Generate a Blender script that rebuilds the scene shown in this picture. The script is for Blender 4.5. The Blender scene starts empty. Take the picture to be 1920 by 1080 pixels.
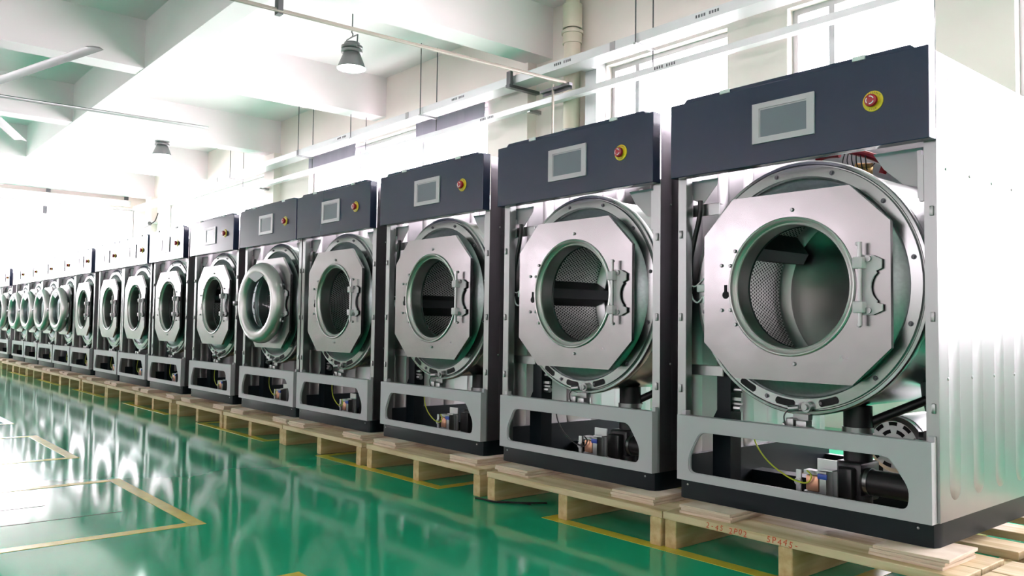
import bpy, bmesh, math, random
from mathutils import Vector, Matrix
random.seed(7)
S = bpy.context.scene
COL = S.collection
PI = math.pi

# ------------------------------------------------------------------ camera
CAM = (0.9258, -2.2047, 0.6976)
YAW, PITCH, ROLL, FPX = -0.8674, 0.0475, 0.0134, 1548.4
fw = Vector((math.sin(YAW)*math.cos(PITCH), math.cos(YAW)*math.cos(PITCH), math.sin(PITCH)))
r0 = Vector((math.cos(YAW), -math.sin(YAW), 0)); u0 = r0.cross(fw)
r2 = r0*math.cos(ROLL) + u0*math.sin(ROLL); u2 = -r0*math.sin(ROLL) + u0*math.cos(ROLL)
cd = bpy.data.cameras.new('camera'); cam = bpy.data.objects.new('camera', cd); COL.objects.link(cam)
cam.matrix_world = Matrix(((r2.x, u2.x, -fw.x, CAM[0]), (r2.y, u2.y, -fw.y, CAM[1]), (r2.z, u2.z, -fw.z, CAM[2]), (0, 0, 0, 1)))
cd.sensor_width = 36.0; cd.lens = FPX/1920*36; cd.clip_start = 0.05; cd.clip_end = 300
S.camera = cam

# ------------------------------------------------------------------ sky and exposure
wd = bpy.data.worlds.new('overcast_sky'); S.world = wd; wd.use_nodes = True
bg = wd.node_tree.nodes['Background']
bg.inputs['Color'].default_value = (1.0, 0.855, 0.91, 1); bg.inputs['Strength'].default_value = 7.0
S.view_settings.view_transform = 'Standard'; S.view_settings.look = 'None'
S.view_settings.gamma = 1.0; S.view_settings.use_curve_mapping = False
S.view_settings.exposure = 1.9
S.cycles.use_denoising = True
S.cycles.max_bounces = 10; S.cycles.diffuse_bounces = 6; S.cycles.glossy_bounces = 5
S.cycles.transparent_max_bounces = 12
S.cycles.caustics_reflective = False; S.cycles.caustics_refractive = False
S.cycles.sample_clamp_indirect = 12.0

def portal(name, loc, rot, sx, sz):          # marks a window opening for daylight sampling, gives no light itself
    l = bpy.data.lights.new(name, 'AREA'); l.shape = 'RECTANGLE'; l.size = sx; l.size_y = sz
    l.cycles.is_portal = True
    o = bpy.data.objects.new(name, l); COL.objects.link(o); o.location = loc; o.rotation_euler = rot
    return o

# ------------------------------------------------------------------ mesh helpers
class MB:
    def __init__(s): s.v = []; s.f = []; s.uv = None
    def add(s, vs, fs):
        n = len(s.v); s.v += [tuple(v) for v in vs]; s.f += [tuple(i+n for i in f) for f in fs]; return s
    def box(s, x0, x1, y0, y1, z0, z1):
        return s.add([(x0,y0,z0),(x1,y0,z0),(x1,y1,z0),(x0,y1,z0),(x0,y0,z1),(x1,y0,z1),(x1,y1,z1),(x0,y1,z1)],
                     [(0,3,2,1),(4,5,6,7),(0,1,5,4),(1,2,6,5),(2,3,7,6),(3,0,4,7)])
    def cbox(s, x0, x1, y0, y1, z0, z1, b):      # box with all edges chamfered by b
        bm = bmesh.new(); bmesh.ops.create_cube(bm, size=1)
        for v in bm.verts:
            v.co = ((x0+x1)/2 + v.co.x*(x1-x0), (y0+y1)/2 + v.co.y*(y1-y0), (z0+z1)/2 + v.co.z*(z1-z0))
        bmesh.ops.bevel(bm, geom=bm.edges[:], offset=b, segments=2, affect='EDGES', profile=0.5)
        bm.verts.index_update()
        s.add([v.co[:] for v in bm.verts], [tuple(v.index for v in f.verts) for f in bm.faces]); bm.free(); return s
    def cyl(s, p, q, r, n=16, r1=None, caps=True):
        p, q = Vector(p), Vector(q); r1 = r if r1 is None else r1
        d = (q-p).normalized(); a = d.orthogonal().normalized(); b = d.cross(a)
        vs = []
        for c, rr in ((p, r), (q, r1)):
            vs += [c + (a*math.cos(2*PI*i/n) + b*math.sin(2*PI*i/n))*rr for i in range(n)]
        fs = [(i, (i+1) % n, n+(i+1) % n, n+i) for i in range(n)]
        if caps: fs += [tuple(range(n-1, -1, -1)), tuple(range(n, 2*n))]
        return s.add(vs, fs)
    def lathe(s, prof, c=(0,0,0), n=64, axis='y'):   # prof: (r, along axis)
        vs = []; m = len(prof)
        for i in range(n):
            a = 2*PI*i/n; ca, sa = math.cos(a), math.sin(a)
            for r, t in prof:
                if axis == 'y': vs.append((c[0]+r*ca, c[1]+t, c[2]+r*sa))
                elif axis == 'z': vs.append((c[0]+r*ca, c[1]+r*sa, c[2]+t))
                else: vs.append((c[0]+t, c[1]+r*ca, c[2]+r*sa))
        fs = []
        for i in range(n):
            j = (i+1) % n
            for k in range(m-1): fs.append((i*m+k, i*m+k+1, j*m+k+1, j*m+k))
        return s.add(vs, fs)
    def tube(s, pts, r, n=10, sm=6):
        P = [Vector(p) for p in pts]
        if sm > 1 and len(P) > 2:
            Q = []
            for i in range(len(P)-1):
                a = P[max(i-1, 0)]; b = P[i]; c = P[i+1]; d = P[min(i+2, len(P)-1)]
                for k in range(sm):
                    t = k/sm
                    Q.append(0.5*((2*b) + (c-a)*t + (2*a-5*b+4*c-d)*t*t + (3*b-a-3*c+d)*t**3))
            Q.append(P[-1]); P = Q
        vs = []; up = None
        for i, p in enumerate(P):
            t = (P[min(i+1, len(P)-1)] - P[max(i-1, 0)]).normalized()
            if up is None: up = t.orthogonal().normalized()
            up = (up - t*up.dot(t)).normalized(); w = t.cross(up)
            vs += [p + (up*math.cos(2*PI*k/n) + w*math.sin(2*PI*k/n))*r for k in range(n)]
        m = len(P); fs = []
        for i in range(m-1):
            fs += [(i*n+k, i*n+(k+1) % n, (i+1)*n+(k+1) % n, (i+1)*n+k) for k in range(n)]
        fs += [tuple(range(n-1, -1, -1)), tuple(range((m-1)*n, m*n))]
        return s.add(vs, fs)
    def prism(s, poly, y0, y1, plane='xz'):           # polygon extruded along the third axis
        n = len(poly)
        def P(a, b, t): return (a, t, b) if plane == 'xz' else ((a, b, t) if plane == 'xy' else (t, a, b))
        vs = [P(a, b, y0) for a, b in poly] + [P(a, b, y1) for a, b in poly]
        fs = [tuple(range(n)), tuple(range(2*n-1, n-1, -1))] + [(i, n+i, n+(i+1) % n, (i+1) % n) for i in range(n)]
        return s.add(vs, fs)
    def ring(s, outer, inner, y0, y1, c):             # plate with a hole, both outlines star-shaped about c (xz plane)
        def hit(poly, a):
            dx, dz = math.cos(a), math.sin(a); best = None
            for i in range(len(poly)):
                x1, z1 = poly[i][0]-c[0], poly[i][1]-c[1]; x2, z2 = poly[(i+1) % len(poly)][0]-c[0], poly[(i+1) % len(poly)][1]-c[1]
                ex, ez = x2-x1, z2-z1; den = dx*ez - dz*ex
                if abs(den) < 1e-12: continue
                t = (x1*ez - z1*ex)/den; u = (x1*dz - z1*dx)/den
                if t > 0 and -1e-6 <= u <= 1+1e-6 and (best is None or t > best): best = t
            return (c[0]+dx*best, c[1]+dz*best)
        A = sorted({round(math.atan2(z-c[1], x-c[0]), 6) for x, z in list(outer)+list(inner)})
        n = len(A); O = [hit(outer, a) for a in A]; I = [hit(inner, a) for a in A]
        vs = [(x, y0, z) for x, z in O] + [(x, y0, z) for x, z in I] + [(x, y1, z) for x, z in O] + [(x, y1, z) for x, z in I]
        fs = []
        for i in range(n):
            j = (i+1) % n
            fs += [(i, j, n+j, n+i), (2*n+i, 3*n+i, 3*n+j, 2*n+j), (i, 2*n+i, 2*n+j, j), (n+i, n+j, 3*n+j, 3*n+i)]
        return s.add(vs, fs)
    def mesh(s, name, m, smooth=True, ang=35):
        me = bpy.data.meshes.new(name); me.from_pydata(s.v, [], s.f); me.update()
        if s.uv:
            l = me.uv_layers.new(name='uv')
            for lp in me.loops: l.data[lp.index].uv = s.uv[lp.vertex_index]
        bm = bmesh.new(); bm.from_mesh(me); bmesh.ops.recalc_face_normals(bm, faces=bm.faces); bm.to_mesh(me); bm.free()
        if smooth:
            me.polygons.foreach_set('use_smooth', [True]*len(me.polygons)); me.set_sharp_from_angle(angle=math.radians(ang))
        me.materials.append(m); return me

def obj(name, me, parent=None, loc=(0,0,0), rot=(0,0,0)):
    o = bpy.data.objects.new(name, me); COL.objects.link(o); o.location = loc; o.rotation_euler = rot
    if parent is not None: o.parent = parent
    return o
def thing(name, label, cat, loc=(0,0,0), group=None, me=None, kind=None, rot=(0,0,0)):
    o = obj(name, me, None, loc, rot); o['label'] = label; o['category'] = cat
    if group: o['group'] = group
    if kind: o['kind'] = kind
    return o

# ------------------------------------------------------------------ materials
def mat(name, col, rough=0.5, metal=0.0, bump=0.0, bscale=40, var=0.0, vscale=8, stretch=(1,1,1), col2=None, rvar=0.0, coat=0.0, aniso=0.0, spec=0.5, emit=0.0):
    m = bpy.data.materials.new(name); m.use_nodes = True; nt = m.node_tree; N = nt.nodes; L = nt.links
    b = N['Principled BSDF']
    b.inputs['Base Color'].default_value = (*col, 1); b.inputs['Roughness'].default_value = rough
    b.inputs['Metallic'].default_value = metal; b.inputs['Specular IOR Level'].default_value = spec
    b.inputs['Coat Weight'].default_value = coat; b.inputs['Coat Roughness'].default_value = 0.05
    if aniso:
        b.inputs['Anisotropic'].default_value = aniso
    if emit:
        b.inputs['Emission Color'].default_value = (*col, 1); b.inputs['Emission Strength'].default_value = emit
    if bump or var or rvar:
        tc = N.new('ShaderNodeTexCoord'); mp = N.new('ShaderNodeMapping'); mp.inputs['Scale'].default_value = stretch
        L.new(tc.outputs['Object'], mp.inputs['Vector'])
        if var or rvar:
            n = N.new('ShaderNodeTexNoise'); n.inputs['Scale'].default_value = vscale; n.inputs['Detail'].default_value = 5
            L.new(mp.outputs['Vector'], n.inputs['Vector'])
            if var:
                mx = N.new('ShaderNodeMix'); mx.data_type = 'RGBA'
                c2 = col2 or tuple(c*(1-var) for c in col)
                mx.inputs[6].default_value = (*col, 1); mx.inputs[7].default_value = (*c2, 1)
                mr = N.new('ShaderNodeMapRange'); mr.inputs[1].default_value = 0.38; mr.inputs[2].default_value = 0.62
                L.new(n.outputs['Fac'], mr.inputs[0]); L.new(mr.outputs[0], mx.inputs[0]); L.new(mx.outputs[2], b.inputs['Base Color'])
            if rvar:
                m2 = N.new('ShaderNodeMapRange'); m2.inputs[3].default_value = max(0.02, rough-rvar); m2.inputs[4].default_value = rough+rvar
                L.new(n.outputs['Fac'], m2.inputs[0]); L.new(m2.outputs[0], b.inputs['Roughness'])
        if bump:
            n = N.new('ShaderNodeTexNoise'); n.inputs['Scale'].default_value = bscale; n.inputs['Detail'].default_value = 3
            L.new(mp.outputs['Vector'], n.inputs['Vector'])
            bp = N.new('ShaderNodeBump'); bp.inputs['Strength'].default_value = bump; bp.inputs['Distance'].default_value = 0.01
            L.new(n.outputs['Fac'], bp.inputs['Height']); L.new(bp.outputs['Normal'], b.inputs['Normal'])
    return m

M_wall = mat('wall_paint', (0.89, 0.795, 0.76), 0.7, var=0.04, vscale=1.5)
M_ceil = mat('ceiling_paint', (0.90, 0.82, 0.85), 0.8, var=0.04, vscale=0.8)
M_floor = mat('green_epoxy', (0.016, 0.375, 0.195), 0.085, bump=0.018, bscale=2.2, var=1, vscale=0.7, col2=(0.018, 0.32, 0.165), rvar=0.025, spec=0.2)
M_yellow = mat('yellow_floor_paint', (0.60, 0.48, 0.05), 0.25, var=0.15, vscale=12)
M_seam = mat('floor_seam', (0.02, 0.12, 0.07), 0.4)
M_ground = mat('outside_concrete', (0.72, 0.71, 0.70), 0.9)
M_panel = mat('slate_blue_paint', (0.024, 0.033, 0.076), 0.17, spec=0.6)
M_dark = mat('base_black_paint', (0.003, 0.007, 0.010), 0.4, spec=0.22)
M_black = mat('black_rubber', (0.012, 0.012, 0.013), 0.45)
M_blackp = mat('black_plastic', (0.02, 0.02, 0.022), 0.35)
M_frame = mat('light_grey_powder_coat', (0.44, 0.425, 0.46), 0.4, bump=0.03, bscale=400)
M_ss = mat('polished_stainless', (0.34, 0.327, 0.336), 0.24, 1.0, bump=0.10, bscale=5.5, rvar=0.06, vscale=14)
M_ssr = mat('rolled_stainless', (0.37, 0.38, 0.38), 0.25, 1.0)
M_collar = mat('spun_steel_ring', (0.50, 0.50, 0.49), 0.36, 1.0)
M_galv = mat('galvanised_steel', (0.31, 0.35, 0.35), 0.36, 1.0, bump=0.03, bscale=60, var=0.10, vscale=90, rvar=0.05)
M_side = mat('brushed_sheet_steel', (0.36, 0.34, 0.358), 0.34, 1.0, bump=0.02, bscale=30, stretch=(1, 1, 0.05), rvar=0.05, vscale=20)
M_steel = mat('zinc_steel', (0.34, 0.35, 0.35), 0.34, 1.0)
M_darksteel = mat('dark_steel', (0.12, 0.12, 0.13), 0.4, 0.8)
M_gus = mat('pale_sheet', (0.60, 0.535, 0.575), 0.4, 0.0)
M_hole = mat('dark_opening', (0.006, 0.006, 0.007), 0.8)
M_bezel = mat('screen_bezel', (0.55, 0.50, 0.55), 0.35)
M_screen = mat('screen_film', (0.185, 0.20, 0.245), 0.2)
M_labely = mat('label_yellow', (0.80, 0.60, 0.02), 0.4)
M_red = mat('button_red', (0.42, 0.015, 0.03), 0.3)
M_hosered = mat('red_hose', (0.62, 0.02, 0.03), 0.35)
M_white = mat('white_print', (0.8, 0.8, 0.8), 0.4)
M_ink = mat('black_print', (0.02, 0.02, 0.015), 0.5)
M_redink = mat('red_marker', (0.55, 0.07, 0.02), 0.6)
M_copper = mat('copper_coil', (0.62, 0.33, 0.22), 0.35, 0.7)
M_brass = mat('brass', (0.55, 0.35, 0.12), 0.3, 1.0)
M_wirey = mat('yellow_green_wire', (0.45, 0.50, 0.03), 0.4)
M_blue = mat('blue_tape', (0.03, 0.07, 0.40), 0.4)
M_alu = mat('motor_aluminium', (0.50, 0.51, 0.52), 0.35, 0.9)
M_conn = mat('white_connector', (0.7, 0.74, 0.74), 0.4)
M_woodx = mat('pine_board', (0.62, 0.49, 0.31), 0.65, bump=0.12, bscale=20, var=1, vscale=5, stretch=(0.6, 8, 8), col2=(0.46, 0.33, 0.17))
M_woody = mat('pine_stringer', (0.60, 0.45, 0.24), 0.65, bump=0.12, bscale=20, var=1, vscale=5, stretch=(8, 0.6, 8), col2=(0.46, 0.31, 0.14))
M_ply = mat('plywood', (0.72, 0.60, 0.50), 0.7, bump=0.15, bscale=30, var=1, vscale=7, stretch=(1, 1.5, 40), col2=(0.56, 0.42, 0.31))
M_tray = mat('galvanised_tray', (0.62, 0.64, 0.65), 0.42, 0.6)
M_pvc = mat('cream_pvc', (0.70, 0.63, 0.52), 0.4)
M_blind = mat('grey_lilac_blind', (0.40, 0.35, 0.44), 0.8, bump=0.1, bscale=4)
M_alwin = mat('window_aluminium', (0.45, 0.46, 0.47), 0.4, 0.5)
M_blade = mat('fan_blade_aluminium', (0.21, 0.20, 0.205), 0.45, 0.2)
M_conduit = mat('conduit_steel', (0.36, 0.32, 0.28), 0.45, 0.2)
M_lampgrey = mat('lamp_housing', (0.16, 0.17, 0.17), 0.45, 0.3)
M_led = mat('lamp_diffuser', (0.93, 0.97, 1.0), 0.5, emit=22)

# perforated drum sheet: hex rows of punched holes from the sheet's own uv
def perforated():
    m = bpy.data.materials.new('perforated_drum'); m.use_nodes = True; nt = m.node_tree; N = nt.nodes; L = nt.links
    b = N['Principled BSDF']; b.inputs['Metallic'].default_value = 1.0; b.inputs['Roughness'].default_value = 0.3
    uv = N.new('ShaderNodeUVMap'); uv.uv_map = 'uv'
    def dots(off):
        a = N.new('ShaderNodeVectorMath'); a.operation = 'MULTIPLY_ADD'; L.new(uv.outputs[0], a.inputs[0])
        a.inputs[1].default_value = (1/0.0125, 1/0.0216, 0); a.inputs[2].default_value = off
        f = N.new('ShaderNodeVectorMath'); f.operation = 'FRACTION'; L.new(a.outputs[0], f.inputs[0])
        s = N.new('ShaderNodeVectorMath'); s.operation = 'SUBTRACT'; L.new(f.outputs[0], s.inputs[0]); s.inputs[1].default_value = (0.5, 0.5, 0)
        k = N.new('ShaderNodeVectorMath'); k.operation = 'MULTIPLY'; L.new(s.outputs[0], k.inputs[0]); k.inputs[1].default_value = (0.0125, 0.0216, 0)
        d = N.new('ShaderNodeVectorMath'); d.operation = 'LENGTH'; L.new(k.outputs[0], d.inputs[0])
        return d.outputs['Value']
    mn = N.new('ShaderNodeMath'); mn.operation = 'MINIMUM'; L.new(dots((0, 0, 0)), mn.inputs[0]); L.new(dots((0.5, 0.5, 0)), mn.inputs[1])
    mr = N.new('ShaderNodeMapRange'); mr.inputs[1].default_value = 0.0034; mr.inputs[2].default_value = 0.0042; L.new(mn.outputs[0], mr.inputs[0])
    mx = N.new('ShaderNodeMix'); mx.data_type = 'RGBA'; mx.inputs[6].default_value = (0.01, 0.01, 0.01, 1); mx.inputs[7].default_value = (0.78, 0.77, 0.75, 1)
    L.new(mr.outputs[0], mx.inputs[0]); L.new(mx.outputs[2], b.inputs['Base Color']); L.new(mr.outputs[0], b.inputs['Metallic'])
    return m
M_perf = perforated()

def radial_brushed():
    m = mat('radially_brushed_steel', (0.55, 0.56, 0.57), 0.3, 1.0, aniso=0.75); nt = m.node_tree
    t = nt.nodes.new('ShaderNodeTangent'); t.direction_type = 'RADIAL'; t.axis = 'Y'
    nt.links.new(t.outputs[0], nt.nodes['Principled BSDF'].inputs['Tangent']); return m
M_radial = radial_brushed()

def glass(name, tint, fac=0.04):
    m = bpy.data.materials.new(name); m.use_nodes = True; nt = m.node_tree; N = nt.nodes; L = nt.links; N.clear()
    o = N.new('ShaderNodeOutputMaterial'); t = N.new('ShaderNodeBsdfTransparent'); t.inputs[0].default_value = (*tint, 1)
    g = N.new('ShaderNodeBsdfGlossy'); g.inputs['Roughness'].default_value = 0.03
    lw = N.new('ShaderNodeLayerWeight'); pw = N.new('ShaderNodeMath'); pw.operation = 'POWER'; pw.inputs[1].default_value = 5
    L.new(lw.outputs['Facing'], pw.inputs[0])
    fr = N.new('ShaderNodeMath'); fr.operation = 'MULTIPLY_ADD'; fr.inputs[1].default_value = 0.6; fr.inputs[2].default_value = 0.035; L.new(pw.outputs[0], fr.inputs[0])
    x = N.new('ShaderNodeMixShader'); L.new(fr.outputs[0], x.inputs[0]); L.new(t.outputs[0], x.inputs[1]); L.new(g.outputs[0], x.inputs[2])
    L.new(x.outputs[0], o.inputs[0]); return m
M_glass = glass('window_glass', (0.93, 0.97, 0.97))
M_glass2 = glass('tinted_window_glass', (0.68, 0.69, 0.70))  # tint dims the daylight from the added left wall windows
M_doorglass = glass('door_glass', (0.75, 0.80, 0.84))

# ------------------------------------------------------------------ text as mesh
def text_mesh(name, txt, size, m, place):
    """each character placed by place(i, n) -> Matrix; letters are drawn in the xy plane"""
    B = MB()
    for i, ch in enumerate(txt):
        if ch == ' ': continue
        c = bpy.data.curves.new('t', 'FONT'); c.body = ch; c.size = size; c.align_x = 'CENTER'; c.align_y = 'CENTER'; c.resolution_u = 3
        c.extrude = 0.0003
        o = bpy.data.objects.new('t', c); COL.objects.link(o)
        bpy.context.view_layer.update()
        dg = bpy.context.evaluated_depsgraph_get(); me = bpy.data.meshes.new_from_object(o.evaluated_get(dg))
        M4 = place(i, len(txt))
        B.add([tuple(M4 @ v.co) for v in me.vertices], [tuple(p.vertices) for p in me.polygons])
        bpy.data.objects.remove(o); bpy.data.curves.remove(c); bpy.data.meshes.remove(me)
    return B.mesh(name, m, smooth=False)
RX = Matrix.Rotation(PI/2, 4, 'X')        # xy plane -> faces -y

# ------------------------------------------------------------------ the room
X0, X1, Y0, Y1, ZC = -18.6, 7.0, -11.0, 3.5, 3.985
fl = thing('floor', 'glossy green epoxy factory floor', 'floor', kind='structure', me=MB().box(X0-.25, X1+.25, Y0-.25, Y1+.25, -0.12, 0).mesh('floor', M_floor))
thing('ground', 'pale concrete ground outside the hall', 'ground', kind='structure', me=MB().box(-60, 50, -60, 50, -0.5, -0.4).mesh('ground', M_ground))
LT = 0.0012
def line(x0, x1, y0, y1): obj('yellow_line', MB().box(x0, x1, y0, y1, 0, LT).mesh('yellow_line', M_yellow), fl)
for k in range(7):                      # marked boxes under the row of pallets
    xr = -2.0 - 1.79*(k-1); xl = xr - 1.13
    line(xl, xr, -0.125, -0.075); line(xr-.05, xr, -0.074, 1.0); line(xl, xl+.05, -0.074, 1.0)
for k in range(7):                      # marked boxes across the aisle
    xr = -1.975 - 1.775*(k-1); xl = xr - 1.06
    line(xl, xr, -1.175, -1.125); line(xr-.05, xr, -4.2, -1.176); line(xl, xl+.05, -4.2, -1.176)
for x, y0, y1 in ((-2.35, -5.0, -1.3), (-2.62, -5.0, -1.5)):
    obj('floor_seam', MB().box(x, x+.006, y0, y1, 0, 0.0008).mesh('floor_seam', M_seam), fl)

ce = thing('ceiling', 'white concrete ceiling with a grid of beams', 'ceiling', kind='structure', me=MB().box(X0-.25, X1+.25, Y0-.25, Y1+.25, ZC, ZC+.2).mesh('ceiling', M_ceil))
ZB = 3.455
for k in range(8):
    xr = -5.2 + 3.23*(4-k) - 3.23*1
    if xr-.3 < X0: continue
    obj('cross_beam', MB().box(xr-.3, xr, Y0, Y1, ZB, ZC).mesh('cross_beam', M_ceil), ce)
for y in (0.45, -4.2, -8.0):
    obj('long_beam', MB().box(X0, X1, y, y+.22, ZB-.004, ZC).mesh('long_beam', M_ceil), ce)

# right wall with its windows; the last is out of view, added for light
HEAD, SILL = 3.205, 0.9
wins = [(-17.2, -12.1), (-10.62, -6.26), (-4.45, -3.08), (-2.53, -1.42), (-0.94, 2.1), (3.2, 6.6)]
B = MB(); xs = X0
for a, b in wins:
    B.box(xs, a, Y1, Y1+.24, 0, ZC); B.box(a, b, Y1, Y1+.24, 0, SILL); B.box(a, b, Y1, Y1+.24, HEAD, ZC); xs = b
B.box(xs, X1, Y1, Y1+.24, 0, ZC)
wr = thing('wall_right', 'cream painted window wall behind the machines', 'wall', kind='structure', me=B.mesh('wall_right', M_wall))
for xa, xb in ((-5.87, -5.45), (-12.0, -11.62), (-18.3, -17.9)):
    obj('pilaster', MB().box(xa, xb, Y1-.12, Y1, 0, ZB).mesh('pilaster', M_wall), wr)
nwin = [0]
def window(axis, c, a, b, z0, z1, muls, label, bar=0.045, transom=None, mw=None, glass=None):
    nwin[0] += 1
    w = thing('window_%d' % nwin[0], label, 'window', kind='structure')
    def bx(p, q, za, zb, d0, d1): 
        return MB().box(p, q, c+d0, c+d1, za, zb) if axis == 'x' else MB().box(c+d0, c+d1, p, q, za, zb)
    s = 1 if c > 0 else -1
    for nm, args in (('frame_rail', (a, b, z0, z0+bar)), ('frame_rail', (a, b, z1-bar, z1)), ('frame_post', (a, a+bar, z0+bar, z1-bar)), ('frame_post', (b-bar, b, z0+bar, z1-bar))):
        obj(nm, bx(*args, .08*s, .13*s).mesh(nm, M_alwin), w)
    ed = [a+bar]
    for mx in muls:
        hw = (mw or bar)/2; obj('mullion', bx(mx-hw, mx+hw, z0+bar, z1-bar, .07*s, .14*s).mesh('mullion', M_alwin), w); ed += [mx-hw, mx+hw]
    ed.append(b-bar)
    for i in range(0, len(ed), 2):
        obj('pane', bx(ed[i], ed[i+1], z0+bar, z1-bar, .102*s, .108*s).mesh('pane', glass or M_glass), w)
        if transom: obj('transom', bx(ed[i], ed[i+1], transom-.02, transom+.02, .08*s, .13*s).mesh('transom', M_alwin), w)
    mid, wd_ = (a+b)/2, b-a
    if axis == 'x': portal('daylight_portal', (mid, c+.2*s, (z0+z1)/2), (PI/2*(-1 if s > 0 else 1), 0, 0), wd_, z1-z0)
    else: portal('daylight_portal', (c+.2*s, mid, (z0+z1)/2), (0, PI/2*(1 if s > 0 else -1), 0), z1-z0, wd_)
wl = ['bright window far along the right wall near the corner', 'bright window with two roller blinds above the middle machines', 'narrow bright window above the second machine beside the drain pipe', 'narrow bright window left of the grey column behind the nearest machine',
      'bright window behind the nearest machine beyond the column', 'unseen window added for light in the right wall beside the camera']
for (a, b), mu, lb in zip(wins, ([-15.9, -14.6, -13.3], [-9.2, -7.64], [-4.12], [-2.2], [.3], [4.9]), wl):
    window('x', Y1, a, b, SILL, HEAD, mu, lb)

# end wall
EA, EB, EZ0, EZ1 = -4.55, 3.25, 1.38, 3.22
B = MB(); B.box(X0-.24, X0, Y0, EA, 0, ZC); B.box(X0-.24, X0, EB, Y1, 0, ZC); B.box(X0-.24, X0, EA, EB, 0, EZ0); B.box(X0-.24, X0, EA, EB, EZ1, ZC)
thing('wall_end', 'end wall of the hall filled with tall glazing', 'wall', kind='structure', me=B.mesh('wall_end', M_wall))
window('y', X0, EA, EB, EZ0, EZ1, [-3.0, -1.3, .3, 1.92], 'tall glazing across the far end wall', mw=0.11)
# unseen left wall, with windows added to light the machine fronts, and rear wall
LSILL = 1.8
LHEAD = 2.7
LW = [(-16.5, -12.6), (-10.6, -6.4), (-4.2, 0.2), (2.2, 6.4)]
B = MB(); xs = X0
for a, b in LW:
    B.box(xs, a, Y0-.24, Y0, 0, ZC); B.box(a, b, Y0-.24, Y0, 0, LSILL); B.box(a, b, Y0-.24, Y0, LHEAD, ZC); xs = b
B.box(xs, X1, Y0-.24, Y0, 0, ZC)
thing('wall_left', 'cream painted wall on the far side of the hall', 'wall', kind='structure', me=B.mesh('wall_left', M_wall))
for i, (a, b) in enumerate(LW):
    window('x', Y0, a, b, LSILL, LHEAD, [(a+b)/2], 'unseen window added for light in the left wall, %s' % ('farthest from the camera', 'second from the far end', 'third from the far end', 'behind the camera')[i], glass=M_glass2)
thing('wall_back', 'cream painted wall behind the camera', 'wall', kind='structure', me=MB().box(X1, X1+.24, Y0, Y1, 0, ZC).mesh('wall_back', M_wall))

# ------------------------------------------------------------------ washing machine parts (x centred, y = 0 panel front, z from floor)
TZ = 0.831; HW = 0.425; DEP = 1.0
def circle(r, c, n=64, a0=0): return [(c[0]+r*math.cos(a0+2*PI*i/n), c[1]+r*math.sin(a0+2*PI*i/n)) for i in range(n)]
P = {}
# base rails
b = MB()
b.prism([(-.412, .060), (-.402, .035), (-.385, .028), (.395, .028), (.412, .035), (.42, .055), (.42, .075), (-.412, .075)], .141, .203, 'xy')
P['base'] = MB().add(b.v, b.f).box(-.42, -.405, .075, DEP, .141, .275).box(.405, .42, .075, DEP, .141, .275).box(-.405, .405, DEP-.03, DEP, .141, .2).box(-.405, .405, .45, .52, .141, .19).mesh('base', M_dark)
P['base_bolt'] = MB().lathe([(0, -.003), (.003, -.002), (.004, 0)], n=8).mesh('base_bolt', M_steel)
# side panel with pressed ribs: a strip profile along y, closed by capsule ends
def side_panel(sg):
    B = MB(); x = HW*sg
    B.box(min(x, x-sg*.0015), max(x, x-sg*.0015), .045, DEP, .205, 1.447)
    for k in range(6):
        yc = .17 + .158*k - .03
        if yc > DEP-.06: break
        n = 10; R = .036; prof = []
        loop = [(yc + R*math.cos(a), 1.36 + R*math.sin(a)) for a in [PI*i/n for i in range(n+1)]] + [(yc + R*math.cos(a), .29 + R*math.sin(a)) for a in [PI + PI*i/n for i in range(n+1)]]
        inn = [(yc + (R-.009)*math.cos(a), 1.36 + (R-.009)*math.sin(a)) for a in [PI*i/n for i in range(n+1)]] + [(yc + (R-.009)*math.cos(a), .29 + (R-.009)*math.sin(a)) for a in [PI + PI*i/n for i in range(n+1)]]
        m = len(loop)
        for xo, h in ((x, .003*sg), (x-sg*.0015, -.003*sg)):
            vs = [(xo, p, q) for p, q in loop] + [(xo+h, p, q) for p, q in inn]
            B.add(vs, [(i, (i+1) % m, m+(i+1) % m, m+i) for i in range(m)] + [tuple(range(m, 2*m))])
    return B.mesh('side_panel', M_side, ang=50)
P['sideL'] = side_panel(-1); P['sideR'] = side_panel(1)
P['rivet'] = MB().lathe([(0, .003), (.003, .0025), (.005, 0)], n=10, axis='x').mesh('rivet', M_steel)
P['postL'] = MB().box(-.425, -.392, .043, .046, .205, 1.21).box(-.394, -.391, .046, .075, .205, 1.21).mesh('front_post', M_steel)
P['postR'] = MB().box(.392, .425, .043, .046, .205, 1.21).box(.391, .394, .046, .075, .205, 1.21).mesh('front_post', M_steel)
P['clip'] = MB().cbox(-.005, .005, -.006, 0, -.013, .013, .002).mesh('clip', M_steel)
P['lid'] = MB().prism([(-.375, 1.4551), (-.362, 1.467), (.375, 1.467), (.388, 1.4551)], .006, .04).mesh('top_lip', M_panel)
P['lidtab'] = MB().box(-.018, .018, -.003, .01, .0, .012).mesh('lip_tab', M_conn)
P['back'] = MB().box(-.424, .424, DEP-.004, DEP-.001, .56, 1.446).mesh('back_panel', M_side)
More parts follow.
